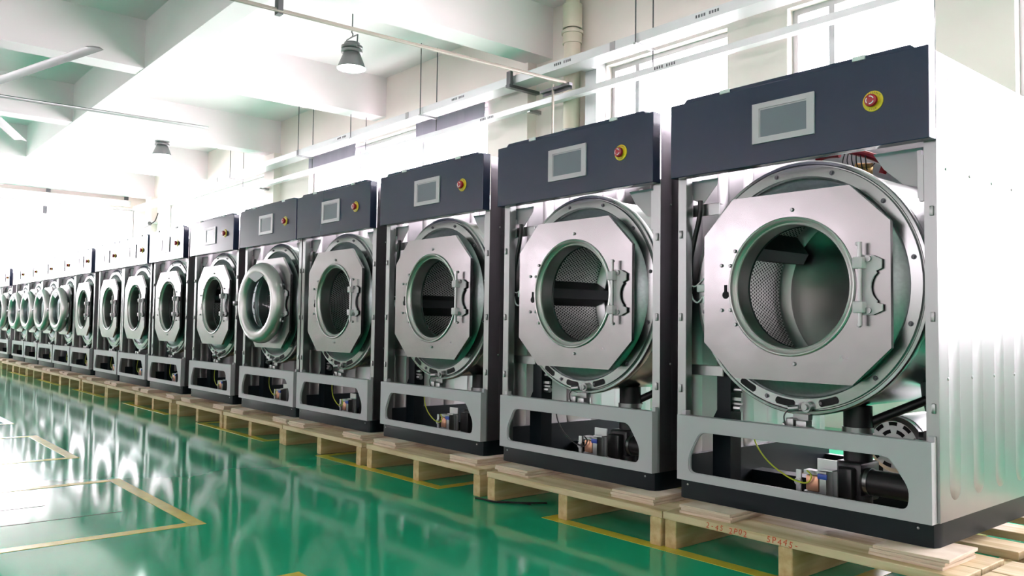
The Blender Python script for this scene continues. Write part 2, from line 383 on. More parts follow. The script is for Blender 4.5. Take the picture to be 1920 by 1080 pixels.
# control panel
P['panel'] = MB().cbox(-.425, .425, 0, .042, 1.207, 1.455, .0025).mesh('control_panel', M_panel, ang=12)
bz = [(-.103, 1.272), (.104, 1.272), (.104, 1.396), (-.103, 1.396)]
si = [(-.079, 1.290), (.080, 1.290), (.080, 1.379), (-.079, 1.379)]
P['bezel'] = MB().ring(bz, si, -.006, 0, (0, 1.334)).mesh('screen_bezel', M_bezel)
P['screen'] = MB().box(-.079, .080, -.003, 0, 1.290, 1.379).mesh('screen', M_screen)
P['film'] = MB().box(-.079, .080, -.0036, -.003, 1.3745, 1.3785).box(-.079, -.0755, -.0036, -.003, 1.290, 1.3745).mesh('film_edge', M_bezel)
EC = (.277, 1.332)
P['eplate'] = MB().lathe([(0, -.003), (.0275, -.003), (.0287, -.002), (.0287, 0)], (EC[0], 0, EC[1]), 40).mesh('emergency_label', M_labely)
P['ebutton'] = MB().lathe([(0, -.021), (.010, -.021), (.0165, -.0185), (.0180, -.014), (.0172, -.009), (.013, -.006), (.012, -.003)], (EC[0], 0, EC[1]), 32).mesh('mushroom_button', M_red)
b = MB()
for a0 in (20, 140, 260):
    A = [math.radians(a0 + t) for t in range(0, 81, 10)]
    o = [(EC[0]+.0118*math.cos(a), EC[1]+.0118*math.sin(a)) for a in A]; i = [(EC[0]+.0092*math.cos(a), EC[1]+.0092*math.sin(a)) for a in A]
    b.prism(o + i[::-1], -.0215, -.0195)
P['earrow'] = b.mesh('turn_arrow', M_white, smooth=False)
def arc_place(r, deg0, step, flip):
    def f(i, n):
        t = (i-(n-1)/2)*step; a = math.radians(deg0 - t if not flip else deg0 + t)
        rot = a - PI/2 if not flip else a + PI/2
        return Matrix.Translation((EC[0]+r*math.cos(a), -.0031, EC[1]+r*math.sin(a))) @ RX @ Matrix.Rotation(rot, 4, 'Z')
    return f
P['etop'] = text_mesh('lettering', 'EMERGENCY', .0068, M_ink, arc_place(.0232, 90, 14, False))
P['ebot'] = text_mesh('lettering', 'STOP', .0068, M_ink, arc_place(.0235, 270, 15, True))
# gussets and brackets under the panel
P['gusL'] = MB().prism([(-.42, 1.207), (-.30, 1.207), (-.305, 1.185), (-.362, 1.125), (-.42, 1.15)], .095, .098).mesh('gusset', M_gus)
P['gusR'] = MB().prism([(.225, 1.207), (.385, 1.207), (.385, 1.09), (.31, 1.11), (.255, 1.16)], .105, .108).mesh('gusset', M_gus)
P['hook'] = MB().box(.368, .378, .06, .09, 1.06, 1.19).box(.376, .388, .05, .062, 1.05, 1.175).mesh('door_hook', M_steel)
P['brkT'] = MB().box(-.42, -.30, .10, .106, 1.085, 1.125).box(-.42, -.30, .10, .125, 1.122, 1.125).mesh('cross_bracket', M_steel)
P['brkB'] = MB().box(-.42, -.285, .10, .106, .545, .578).box(-.42, -.285, .10, .13, .575, .578).mesh('cross_bracket', M_steel)
P['latch'] = MB().cbox(-.425, -.40, .05, .095, 1.08, 1.16, .004).box(-.41, -.395, .05, .08, 1.165, 1.2).mesh('latch_block', M_gus)
P['strut'] = MB().prism([(-.345, .2), (-.275, .2), (-.275, .55), (-.328, .565), (-.328, .43), (-.345, .40)], .13, .19).mesh('support_post', M_dark)
P['springs'] = MB().cyl((-.272, .15, .44), (-.245, .15, .44), .012, 10).cyl((-.272, .15, .50), (-.24, .15, .50), .009, 10).box(-.275, -.24, .14, .15, .465, .475).box(-.275, -.235, .14, .15, .452, .458).mesh('bolt_stack', M_steel)
P['hose'] = MB().tube([(-.365, .085, 1.135), (-.366, .082, 1.08), (-.39, .085, 1.0), (-.405, .085, .93), (-.405, .085, .83)], .0085, 8).mesh('cable_sleeve', M_black)
P['wires'] = MB().tube([(-.405, .085, .83), (-.39, .08, .80), (-.37, .08, .79), (-.35, .08, .81)], .003, 6).tube([(-.405, .085, .85), (-.38, .08, .845), (-.35, .085, .87)], .0025, 6).mesh('wire', M_conn)
P['conn'] = MB().cbox(-.375, -.33, .078, .095, .825, .85, .003).cbox(-.345, -.33, .07, .085, .785, .81, .003).mesh('connector', M_conn)
# outer tub
C3 = (0, 0, TZ)
P['tub'] = MB().lathe([(.2, .78), (.372, .78), (.374, .13), (.385, .125), (.3875, .115), (.3875, .100), (.384, .094), (.376, .093), (.373, .096), (.370, .096), (.3685, .09), (.3685, .086), (.338, .084), (.335, .088), (.333, .094)], C3, 96).mesh('outer_tub', M_ssr, ang=28)
P['cover'] = MB().lathe([(.3335, .094), (.328, .088), (.31, .078), (.28, .060), (.25, .050), (.205, .047)], C3, 96).mesh('tub_front_cover', M_galv)
P['rbolt'] = MB().lathe([(0, -.006), (.0045, -.006), (.0045, -.0015), (.0075, -.0015), (.0075, 0)], n=8).mesh('ring_bolt', M_darksteel)
def arc_slot(a0, a1, r=.3535, w=.0105):
    A = [math.radians(a0 + (a1-a0)*i/8) for i in range(9)]
    o = [(math.cos(a)*(r+w), TZ+math.sin(a)*(r+w)) for a in A]; i = [(math.cos(a)*(r-w), TZ+math.sin(a)*(r-w)) for a in A]
    e1 = [(math.cos(A[-1]+.014)*(r+w*.5), TZ+math.sin(A[-1]+.014)*(r+w*.5)), (math.cos(A[-1]+.014)*(r-w*.5), TZ+math.sin(A[-1]+.014)*(r-w*.5))]
    e0 = [(math.cos(A[0]-.014)*(r-w*.5), TZ+math.sin(A[0]-.014)*(r-w*.5)), (math.cos(A[0]-.014)*(r+w*.5), TZ+math.sin(A[0]-.014)*(r+w*.5))]
    return MB().prism(o + e1 + i[::-1] + e0, .0835, .0852).mesh('ring_slot', M_hole, smooth=False)
P['slots'] = [arc_slot(236, 244), arc_slot(258, 267), arc_slot(281.5, 290)]
P['nozzle'] = MB().cyl((.03, .085, .471), (.03, .07, .471), .016, 12).cyl((.03, .07, .471), (.03, .062, .471), .009, 12).cyl((.012, .062, .468), (-.015, .05, .464), .010, 10).mesh('drain_nozzle', M_steel)
P['fitting'] = MB().cbox(-.03, -.005, .06, .10, .40, .435, .003).cbox(0, .035, .065, .10, .395, .43, .003).cyl((-.04, .07, .412), (-.03, .07, .412), .012, 10).cyl((.035, .07, .408), (.055, .07, .405), .010, 10).box(-.02, .03, .085, .11, .43, .447).mesh('pipe_fitting', M_steel)
P['fitwire'] = MB().tube([(-.015, .055, .462), (-.032, .055, .44), (-.028, .06, .40), (-.034, .07, .375)], .0022, 6).mesh('thin_wire', M_blackp)
# octagonal stainless front plate
OC = [(-.195, TZ+.284), (.191, TZ+.284), (.308, TZ+.172), (.308, TZ-.176), (.197, TZ-.284), (-.188, TZ-.284), (-.306, TZ-.174), (-.306, TZ+.172)]
b = MB().ring(OC, circle(.2085, (0, TZ), 96), .0285, .0315, (0, TZ))
OI = [(x*.990, TZ+(z-TZ)*.990) for x, z in OC]
b.ring(OC, OI, .0315, .043, (0, TZ))
P['plate'] = b.mesh('front_plate', M_ss, ang=25)
P['collar'] = MB().lathe([(.2095, .030), (.2100, .025), (.207, .0225), (.203, .024), (.2015, .031), (.199, .036), (.193, .040), (.1905, .0375), (.1875, .0365), (.1855, .039), (.1845, .046), (.186, .075), (.187, .10), (.20, .102)], C3, 96).mesh('door_opening_collar', M_collar)
P['gasket'] = MB().lathe([(.200, .1005), (.19, .1015), (.1855, .108), (.19, .112)], C3, 64).mesh('gasket', M_black)
P['stud'] = MB().lathe([(0, -.006), (.0045, -.006), (.006, -.003), (.006, 0), (.009, .0)], n=10).mesh('stud', M_steel)
kh = [(-.2285, .842), (-.2175, .842), (-.2175, .822)] + [(-.223+.0125*math.cos(math.radians(a)), .81+.0125*math.sin(math.radians(a))) for a in range(60, -241, -20)] + [(-.2285, .822)]
P['key'] = MB().prism(kh, .0278, .0300).mesh('keyhole', M_hole, smooth=False)
hp = [(.214, .905), (.232, .912), (.262, .910), (.288, .897), (.288, .873), (.272, .866)] + [(.2915-.034*math.cos(math.radians(t)), .822+.044*math.sin(math.radians(t))) for t in range(60, -61, -15)] + [(.274, .778), (.290, .774), (.290, .757), (.262, .745), (.222, .745), (.222, .76), (.226, .772), (.226, .885), (.214, .89)]
P['hinge'] = MB().prism(hp, .018, .023).mesh('hinge_bracket', M_gus)
P['hpin'] = MB().cyl((.233, .006, .715), (.233, .006, .947), .0062, 12).mesh('hinge_pin', M_steel)
P['knuckle'] = MB().cbox(-.017, .013, -.010, .024, -.016, .016, .004).mesh('knuckle', M_gus)
P['hbolt'] = MB().cyl((0, 0, 0), (0, -.008, 0), .009, 10).mesh('hinge_bolt', M_steel)
# drum (origin on the axis so that it can be turned)
DR = .318; B = MB(); n = 96; ys = [.112, .2, .3, .4, .497]; B.uv = []
for i in range(n+1):
    a = 2*PI*i/n
    for y in ys: B.v.append((DR*math.cos(a), y, DR*math.sin(a))); B.uv.append((a*DR, y))
m_ = len(ys)
for i in range(n):
    for k in range(m_-1): B.f.append((i*m_+k, i*m_+k+1, (i+1)*m_+k+1, (i+1)*m_+k))
P['drum'] = B.mesh('drum_shell', M_perf)
P['drumfront'] = MB().lathe([(DR, .112), (.21, .110), (.195, .113), (.20, .117), (DR, .118)], n=96).mesh('drum_front_plate', M_ssr)
P['drumback'] = MB().lathe([(DR, .490), (.312, .497), (.285, .515), (.275, .512), (.20, .508), (.06, .500), (.05, .492), (.03, .484), (0, .482)], n=96).mesh('drum_back_plate', M_radial)
lf = [(-.055, DR-.001), (-.03, DR-.055), (-.02, DR-.075), (.02, DR-.075), (.03, DR-.055), (.055, DR-.001)]
P['lifter'] = MB().prism(lf, .122, .492).mesh('drum_lifter', M_darksteel)
# lower front frame
fo = [(-.403, .203), (.417, .203), (.417, .414), (-.403, .414)]
def rnd(poly, r, k=4):
    out = []
    for i, p in enumerate(poly):
        a = Vector(poly[i-1]); p = Vector(p); c = Vector(poly[(i+1) % len(poly)])
        d = min(r, (a-p).length*.45, (c-p).length*.45); u = p+(a-p).normalized()*d; v = p+(c-p).normalized()*d
        for t in range(k+1):
            s = t/k; out.append(tuple((1-s)**2*u + 2*s*(1-s)*p + s*s*v))
    return out
fi = rnd([(-.357, .229), (.357, .229), (.362, .285), (.307, .366), (-.312, .366), (-.357, .285)], .022)
b = MB().ring(fo, fi, .013, .016, (0, .30))
b.ring(fo, [(-.400, .206), (.414, .206), (.414, .411), (-.400, .411)], .016, .048, (0, .30))
b.ring(rnd([(-.357, .229), (.357, .229), (.362, .285), (.307, .366), (-.312, .366), (-.357, .285)], .022), [((x*.99), .297+(z-.297)*.98) for x, z in fi], .0162, .024, (0, .30))
b.box(.402, .417, .030, .048, .414, .428).box(-.400, -.385, .035, .06, .4142, .428)
P['lower'] = b.mesh('lower_front_frame', M_frame, ang=30)
# things inside the bottom
P['neck'] = MB().lathe([(.042, .30), (.042, .345), (.047, .35), (.042, .357), (.047, .364), (.042, .371), (.047, .378), (.042, .385), (.042, .47)], (.09, .27, 0), 24, 'z').mesh('drain_bellows', M_black)
P['clamp'] = MB().lathe([(.0435, -.008), (.0462, -.008), (.0462, .008), (.0435, .008)], (.09, .27, .398), 24, 'z').mesh('hose_clamp', M_steel)
P['valve'] = MB().cbox(.045, .135, .20, .32, .185, .305, .01).cbox(.06, .12, .17, .21, .20, .29, .006).cyl((.07, .19, .165), (.07, .19, .2), .03, 14).cyl((.07, .19, .155), (.07, .19, .17), .034, 8).cyl((.13, .22, .16), (.13, .22, .21), .028, 14).cyl((.13, .22, .152), (.13, .22, .168), .032, 8).mesh('drain_valve', M_blackp)
P['dhose'] = MB().cyl((.135, .225, .252), (.40, .225, .246), .0375, 20).mesh('drain_hose', M_black)
P['dclamp'] = MB().lathe([(.038, -.006), (.041, -.006), (.041, .006), (.038, .006)], (.15, .225, .2518), 24, 'x').mesh('hose_clamp', M_steel)
P['coilplate'] = MB().box(.035, .098, .128, .134, .205, .315).box(.055, .098, .10, .132, .285, .289).box(-.0, .035, .128, .134, .22, .265).mesh('solenoid_plate', M_alu)
P['coil'] = MB().cbox(.02, .062, .085, .128, .222, .27, .006).mesh('solenoid_coil', M_copper)
P['coilcore'] = MB().box(.012, .07, .09, .122, .271, .283).box(.012, .07, .09, .122, .210, .221).box(.064, .085, .088, .126, .21, .283).mesh('solenoid_core', M_steel)
P['coillever'] = MB().prism([(-.012, .28), (.004, .28), (.004, .21), (-.004, .205), (-.012, .215)], .088, .094).cyl((-.006, .085, .245), (-.006, .097, .245), .011, 12).mesh('solenoid_lever', M_alu)
P['coiltape'] = MB().cbox(.06, .09, .082, .088, .262, .278, .002).mesh('blue_tape', M_blue)
wp = [(-.20, .14, .37), (-.165, .12, .325), (-.11, .10, .285), (-.04, .085, .255), (.01, .078, .245), (.035, .076, .25), (.045, .076, .27), (.03, .077, .283)]
P['gwire'] = MB().tube(wp, .0025, 6).mesh('earth_wire', M_wirey)
P['bwire'] = MB().tube(wp, .0028, 6).mesh('coil_wire', M_black)
MC = (.07, .55, .325)
b = MB().lathe([(0, -.004), (.02, -.004), (.022, 0), (.078, .0), (.092, .012), (.094, .03)], MC, 40).mesh('motor_cap', M_alu)
P['mcap'] = b
P['mbody'] = MB().lathe([(.094, .03), (.096, .032), (.096, .25), (.08, .262), (0, .262)], MC, 40).box(MC[0]-.06, MC[0]+.06, .60, .76, .141+.05, .24).mesh('motor_body', M_conn)
b = MB()
for ring_r, cnt, off in ((.045, 6, 0), (.070, 9, .2)):
    for i in range(cnt):
        A = [2*PI*i/cnt + off + (k-2)*.30/(ring_r/.045)/2 for k in range(5)]
        o = [(MC[0]+math.cos(a)*(ring_r+.006), MC[2]+math.sin(a)*(ring_r+.006)) for a in A]; q = [(MC[0]+math.cos(a)*(ring_r-.006), MC[2]+math.sin(a)*(ring_r-.006)) for a in A]
        b.prism(o+q[::-1], MC[1]-.0012, MC[1]+.001)
P['mvents'] = b.mesh('motor_vents', M_hole, smooth=False)
P['shock'] = MB().cyl((.10, .29, .412), (.26, .36, .497), .014, 14).cyl((.21, .34, .470), (.32, .385, .525), .0085, 12).cyl((.095, .285, .405), (.115, .30, .42), .02, 12).mesh('shock_absorber', M_black)
P['shockbrk'] = MB().prism([(.25, .46), (.29, .47), (.315, .53), (.285, .56), (.235, .545), (.24, .50)], .37, .39).cyl((.285, .36, .50), (.285, .41, .50), .022, 14).mesh('shock_bracket', M_darksteel)
P['sensor'] = MB().cbox(.27, .36, .30, .35, .36, .41, .006).cyl((.27, .32, .385), (.255, .315, .385), .02, 14).mesh('motor_sensor', M_blackp)
P['manifold'] = MB().lathe([(.055, 0), (.055, .2), (.06, .2), (.06, .24)], (.30, .42, .545), 24, 'y').mesh('exhaust_pipe', M_ssr)
P['redhose'] = MB().tube([(.0, .30, 1.295), (.076, .30, 1.266), (.13, .30, 1.243), (.165, .30, 1.218), (.158, .30, 1.187)], .0115, 10).tube([(-.06, .30, 1.263), (-.02, .30, 1.270), (.02, .30, 1.266)], .010, 8).mesh('red_hose', M_hosered)
b = MB()
for k in range(6):
    b.tube([(.04+.012*k, .30, 1.275), (.035+.015*k, .29, 1.235+.004*(k % 3)), (.05+.012*k, .30, 1.205), (.065+.013*k, .31, 1.225)], .0018, 5)
P['harness'] = b.mesh('wire_harness', M_blackp)
P['bvalve'] = MB().cyl((.07, .31, 1.222), (.12, .31, 1.215), .012, 10).cbox(.095, .12, .30, .32, 1.185, 1.22, .003).mesh('brass_valve', M_brass)
# door
dr = MB().lathe([(.165, .012), (.168, -.03), (.175, -.045), (.19, -.055), (.21, -.057), (.232, -.053), (.248, -.040), (.256, -.02), (.256, .0), (.245, .012), (.165, .012)], n=72)
P['door'] = dr.mesh('door', M_collar)
P['dglass'] = MB().lathe([(.166, -.03), (.16, .0), (.15, .05), (.13, .08), (.10, .095), (.05, .103), (0, .105)], n=56).mesh('door_glass', M_doorglass)
P['dhandle'] = MB().cbox(-.30, -.235, -.055, -.035, -.014, .014, .004).mesh('door_handle', M_blackp)
P['dplate'] = MB().prism([(math.cos(math.radians(t))*.195, math.sin(math.radians(t))*.195) for t in range(60, 121, 6)] + [(0, .13)], -.0575, -.05).mesh('door_notice', M_frame)

studs = [(.013, 1.061), (-.187, .948), (-.238, .905), (-.205, .903), (-.237, .761), (-.205, .761), (-.185, .716), (.019, .600), (.215, .945), (.219, .716)]
def machine(i, xr, label, door=False, full=True):
    t = thing('washing_machine', label, 'washing machine', (xr-HW, 0, 0), 'washing machines in the long row')
    base = obj('base', P['base'], t)
    if full:
        for x in (-.37, .375): obj('base_bolt', P['base_bolt'], base, (x, .028, .187))
    for k in ('sideL', 'sideR'):
        sp = obj('side_panel', P[k], t)
        if i == 0 and k == 'sideR' or i in (1, 2, 3) and k == 'sideR':
            for yy in (.10, .258, .417, .575, .73):
                for zz in (1.137, .576): obj('rivet', P['rivet'], sp, (HW, yy, zz))
    for k, x in (('postL', -.412), ('postR', .412)):
        fp = obj('front_post', P[k], t)
        if full:
            for z in (1.02, .74, .50): obj('clip', P['clip'], fp, (x, .043, z))
    lp = obj('top_lip', P['lid'], t)
    for x in (-.21, .235): obj('lip_tab', P['lidtab'], lp, (x, .004, 1.4565))
    obj('back_panel', P['back'], t)
    cp = obj('control_panel', P['panel'], t)
    obj('screen_bezel', P['bezel'], cp)['label'] = 'light grey screen bezel'
    obj('screen', P['screen'], cp)['label'] = 'blank grey touch screen'
    obj('emergency_label', P['eplate'], cp)['label'] = 'round yellow emergency stop label'
    obj('mushroom_button', P['ebutton'], cp)['label'] = 'red mushroom stop button'
    if i < 6:
        obj('film_edge', P['film'], cp); obj('turn_arrow', P['earrow'], cp); obj('lettering', P['etop'], cp); obj('lettering', P['ebot'], cp)
    for k, nm in (('gusL', 'gusset'), ('gusR', 'gusset'), ('brkT', 'cross_bracket'), ('brkB', 'cross_bracket'), ('latch', 'latch_block'), ('hook', 'door_hook'), ('strut', 'support_post'), ('hose', 'cable_sleeve')):
        obj(nm, P[k], t)
    tub = obj('outer_tub', P['tub'], t)
    obj('tub_front_cover', P['cover'], tub)
    if full:
        for a in [12+30*k for k in range(12)]:
            aa = math.radians(a); obj('ring_bolt', P['rbolt'], tub, (.3535*math.cos(aa), .085, TZ+.3535*math.sin(aa)))
        for s in P['slots']: obj('ring_slot', s, tub)
        obj('drain_nozzle', P['nozzle'], tub)
    obj('pipe_fitting', P['fitting'], t)
    if full:
        obj('thin_wire', P['fitwire'], t); obj('bolt_stack', P['springs'], t); obj('wire', P['wires'], t); obj('connector', P['conn'], t)
    fp = obj('front_plate', P['plate'], t); fp['label'] = 'octagonal stainless front plate'
    obj('door_opening_collar', P['collar'], fp); obj('gasket', P['gasket'], fp)
    if full:
        for x, z in studs: obj('stud', P['stud'], fp, (x, .0287, z))
        obj('keyhole', P['key'], fp)
    hb = obj('hinge_bracket', P['hinge'], t); obj('hinge_pin', P['hpin'], hb)
    for z in (.889, .766): obj('knuckle', P['knuckle'], hb, (.233, .003, z))
    if full:
        for z in (.9, .757): obj('hinge_bolt', P['hbolt'], hb, (.252, .018, z))
    ang = {0: 60, 1: 33, 2: 25, 3: 80}.get(i, random.uniform(0, 120))
    d = obj('drum', P['drum'], t, (0, 0, TZ), (0, math.radians(ang), 0)); d['label'] = 'perforated steel drum'
    obj('drum_front_plate', P['drumfront'], d); obj('drum_back_plate', P['drumback'], d)
    for k in range(3): obj('drum_lifter', P['lifter'], d, (0, 0, 0), (0, 2*PI*k/3, 0))
    obj('lower_front_frame', P['lower'], t)['label'] = 'light grey lower frame with a wide cut-out'
    va = obj('drain_valve', P['valve'], t); ne = obj('drain_bellows', P['neck'], t); obj('hose_clamp', P['clamp'], ne)
    dh = obj('drain_hose', P['dhose'], t); obj('hose_clamp', P['dclamp'], dh)
    sp = obj('solenoid_plate', P['coilplate'], t)
    for k, nm in (('coil', 'solenoid_coil'), ('coilcore', 'solenoid_core'), ('coillever', 'solenoid_lever'), ('coiltape', 'blue_tape')): obj(nm, P[k], sp)
    if i == 1: obj('coil_wire', P['bwire'], t)
    else: obj('earth_wire', P['gwire'], t)
    mo = obj('motor_body', P['mbody'], t); mc = obj('motor_cap', P['mcap'], mo); obj('motor_vents', P['mvents'], mo)
    obj('shock_absorber', P['shock'], t); obj('shock_bracket', P['shockbrk'], t); obj('motor_sensor', P['sensor'], t); obj('exhaust_pipe', P['manifold'], t)
    if i == 0:
        obj('red_hose', P['redhose'], t)['label'] = 'bent red hose behind the control panel'
        obj('wire_harness', P['harness'], t); obj('brass_valve', P['bvalve'], t)
    if door:
        th = math.radians(5)
        c = Vector((.228, .012, TZ)); off = Vector((-.228*math.cos(th), -.228*math.sin(th), 0))
        dd = obj('door', P['door'], t, c+off, (0, 0, th)); dd['label'] = 'round stainless porthole door'
        obj('door_glass', P['dglass'], dd); obj('door_handle', P['dhandle'], dd); obj('door_notice', P['dplate'], dd)
    return t

XR = [0, -.928, -1.879, -2.829, -3.692, -4.659, -5.661, -6.57, -7.435, -8.443, -9.306, -10.173, -11.054, -11.92, -13.082, -14.0]
ORD = ['nearest', 'second', 'third', 'fourth', 'fifth', 'sixth', 'seventh', 'eighth', 'ninth', 'tenth', 'eleventh', 'twelfth', 'thirteenth', 'fourteenth', 'fifteenth', 'sixteenth']
DOORS = {4, 10, 11, 12, 13, 14, 15}
for i, x in enumerate(XR):
    if i == 0: lb = 'largest, nearest washing machine at the right edge with its ribbed steel side showing'
    elif i == 4: lb = 'fifth washing machine from the camera, with a round steel door fitted, before doorless ones'
    elif i in DOORS: lb = ORD[i] + ' washing machine from the camera, far along the row, round door fitted'
    else: lb = ORD[i] + ' washing machine from the camera in the row, doorless with open drum'
    machine(i, x, lb, i in DOORS, i < 7)

# ------------------------------------------------------------------ pallets and plywood shims
PZ0, PZ1 = .090, .113
boards = [(-.09, .035), (.04, .185), (.29, .41), (.53, .65), (.77, .89), (.95, 1.07)]
PW = .902
PB = [MB().cbox(0, PW, a, b, PZ0, PZ1, .002).mesh('deck_board', M_woodx, ang=12) for a, b in boards]
PS = MB().cbox(0, .045, -.09, 1.07, 0, PZ0, .003).mesh('stringer', M_woody, ang=12)
def pallet(x, label):
    t = thing('wooden_pallet', label, 'pallet', (x, 0, 0), 'wooden pallets under the machines')
    for m in PB:
        o = obj('deck_board', m, t, (random.uniform(-.001, .001), 0, 0))
    for sx in (.003, .415, PW-.048): obj('stringer', PS, t, (sx, random.uniform(-.004, .008), 0))
    return t
PX = [-.803]
for x in XR[1:]: PX.append(x - HW - .356)
PX[1] = -1.708
pal = []
for i, x in enumerate(PX):
    if i > 1: x = PX[i] = min(x, PX[i-1] - PW - .006)
    pal.append(pallet(x, ('pine pallet under the %s washing machine from the camera' % ORD[i]) if i else 'pine pallet with red handwriting under the nearest washing machine'))
pallet(.118, 'empty pine pallet whose corner shows right of the nearest machine')
tw = text_mesh('handwriting', '2-45 2P02', .024, M_redink, lambda i, n: Matrix.Translation((.175+.0165*i, -.0906, .1015+.002*math.sin(i*2.1))) @ RX @ Matrix.Rotation(-.15+.12*math.sin(i*1.7), 4, 'Z'))
obj('handwriting', tw, pal[0])
tw = text_mesh('handwriting', '5P445-', .026, M_redink, lambda i, n: Matrix.Translation((.385+.0175*i, -.0906, .1010+.002*math.sin(i*2.6))) @ RX @ Matrix.Rotation(-.15+.12*math.sin(i*1.3), 4, 'Z'))
obj('handwriting', tw, pal[0])
SH = [MB().cbox(-.095, .095, -.095, .095, .0092*k, .0092*k+.0086, .0008).mesh('plywood_sheet', M_ply, ang=12) for k in range(3)]
for i, x in enumerate(XR):
    for s, cx, cy in (('left', x-.665, .035), ('right', x-.045, .045)):
        o = thing('plywood_shim', 'stacked plywood shims under the %s front corner of the %s washing machine' % (s, ORD[i] + ('' if i == 0 else ' nearest')), 'plywood', (cx, cy, PZ1), 'plywood shims under the machine corners')
        for k in range(3):
            q = obj('plywood_sheet', SH[k], o, (random.uniform(-.006, .006), random.uniform(-.006, .004), 0)); q.rotation_euler.z = random.uniform(-.03, .03)

thing('cable_scrap', 'black cable offcut lying on the green floor beside the second pallet', 'cable', me=MB().tube([(-1.75, -.115, .004), (-1.70, -.106, .004), (-1.64, -.10, .004), (-1.57, -.04, .005), (-1.50, .05, .004)], .004, 6).tube([(-1.64, -.09, .004), (-1.58, -.06, .008), (-1.52, -.02, .004)], .003, 6).mesh('cable_scrap', M_black))

# ------------------------------------------------------------------ overhead: trays, lamps, pipes, blinds, fan
def bar(p, q, w, h):                    # box girder between two points, w across, h high
    p, q = Vector(p), Vector(q); d = (q-p).normalized(); s = d.cross(Vector((0, 0, 1))).normalized()*w/2; u = Vector((0, 0, h/2))
    vs = [p-s-u, p+s-u, p+s+u, p-s+u, q-s-u, q+s-u, q+s+u, q-s+u]
    return MB().add(vs, [(0,1,2,3),(7,6,5,4),(0,4,5,1),(1,5,6,2),(2,6,7,3),(3,7,4,0)])
def zt(x): return 3.19
tr = thing('cable_tray', 'galvanised upper cable tray hung on rods along the right wall', 'cable tray')
obj('tray_body', bar((3.0, 3.2, zt(3.0)), (-18.25, 3.2, zt(-18.25)), .20, .082).mesh('tray_body', M_tray), tr)
for xj in (-4.0, -7.3, -10.2, -13.3):
    obj('joint_plate', MB().box(xj-.03, xj+.03, 3.096, 3.0995, zt(xj)-.04, zt(xj)+.04).mesh('joint_plate', M_steel), tr)
PRM = MB().box(0, .014, -.001, .001, 0, .024).mesh('printed_mark', M_darksteel, smooth=False)
def code(x, y, z, parent):
    for k in range(9):
        if k != 4: obj('printed_mark', PRM, parent, (x+k*.026, y, z))
for xj in (-4.75, -3.1, -6.4, -9.0): code(xj, 3.0988, zt(xj)-.005, tr)
for xj in (-3.72, -7.0, -8.62, -10.15, -12.7, -1.5):
    for yy, zz in ((3.085, 3.135), (3.315, 2.9)): obj('hanger_rod', MB().cyl((xj, yy, zz), (xj, yy, ZC), .006, 8).mesh('hanger_rod', M_darksteel), tr)
    obj('trapeze_bar', MB().box(xj-.012, xj+.012, 3.07, 3.33, 3.128, 3.146).mesh('trapeze_bar', M_steel), tr)
lt = thing('cable_tray', 'thin lower cable tray fixed to the right wall below the blinds', 'cable tray')
obj('tray_body', bar((3.0, 3.23, 2.912), (-12.3, 3.23, 2.912), .08, .055).mesh('tray_body', M_tray), lt)
for xj in (-6.0, -3.6): code(xj, 3.1892, 2.902, lt)
for xj in (-5.25, -11.8, -1.2): obj('tray_bracket', MB().box(xj-.02, xj+.02, 3.22, 3.376, 2.862, 2.897).mesh('tray_bracket', M_steel), lt)
t = thing('wall_bracket', 'dark steel angle bracket holding the upper tray beside the pilaster', 'bracket')
obj('arm', MB().box(-5.40, -5.34, 3.04, 3.45, 3.105, 3.135).mesh('arm', M_darksteel), t); obj('upright', MB().box(-5.40, -5.34, 3.05, 3.085, 3.136, 3.27).mesh('upright', M_darksteel), t)
CONDB = (MB().box(-4.86, -4.46, 3.02, 3.06, 2.93, 2.955).box(-4.86, -4.46, 3.056, 3.06, 2.9, 2.93).mesh('conduit_bracket', M_darksteel))
obj('vertical_duct', MB().box(-4.60, -4.455, 3.37, 3.498, 0, 3.23).mesh('vertical_duct', M_tray), tr)
obj('branch_duct', MB().box(-4.60, -4.455, 3.30, 3.368, 3.15, 3.23).mesh('branch_duct', M_tray), tr)
et = thing('cable_tray', 'upper cable tray running across the far end wall', 'cable tray')
obj('tray_body', bar((-18.4, 3.07, 3.31), (-18.4, -4.5, 3.31), .14, .11).mesh('tray_body', M_tray), et)
for y in (1.47, 3.0, -.3): obj('hanger_rod', MB().box(-18.42, -18.38, y-.04, y+.04, 3.385, 3.56).mesh('hanger_rod', M_darksteel), et)
et = thing('cable_tray', 'lower cable tray crossing the far end glazing', 'cable tray')
obj('tray_body', bar((-18.45, 1.9, 2.9), (-18.45, -4.5, 2.9), .08, .07).mesh('tray_body', M_tray), et)
for y in (1.43, -.5): obj('tray_bracket', MB().box(-18.47, -18.43, y-.04, y+.04, 2.935, 3.1).mesh('tray_bracket', M_darksteel), et)
# conduit across the hall with its hanger and drop
t = thing('conduit_pipe', 'thin steel conduit crossing under the ceiling to the window wall', 'pipe')
obj('pipe', MB().tube([(-5.20, -9, 2.985), (-4.71, .3, 2.985), (-4.57, 3.07, 2.985)], .016, 10, 1).mesh('pipe', M_conduit), t)
obj('second_pipe', MB().tube([(-5.17, -9, 2.968), (-4.68, .3, 2.968), (-4.54, 3.07, 2.968)], .009, 8, 1).mesh('second_pipe', M_conduit), t)
obj('conduit_bracket', CONDB, t)
obj('hanger', MB().box(-4.74, -4.68, .29, .33, 2.95, ZC).mesh('hanger', M_darksteel), t)
obj('drop_pipe', MB().cyl((-4.69, 3.03, 2.985), (-4.69, 3.03, .0), .012, 10).mesh('drop_pipe', M_conduit), t)
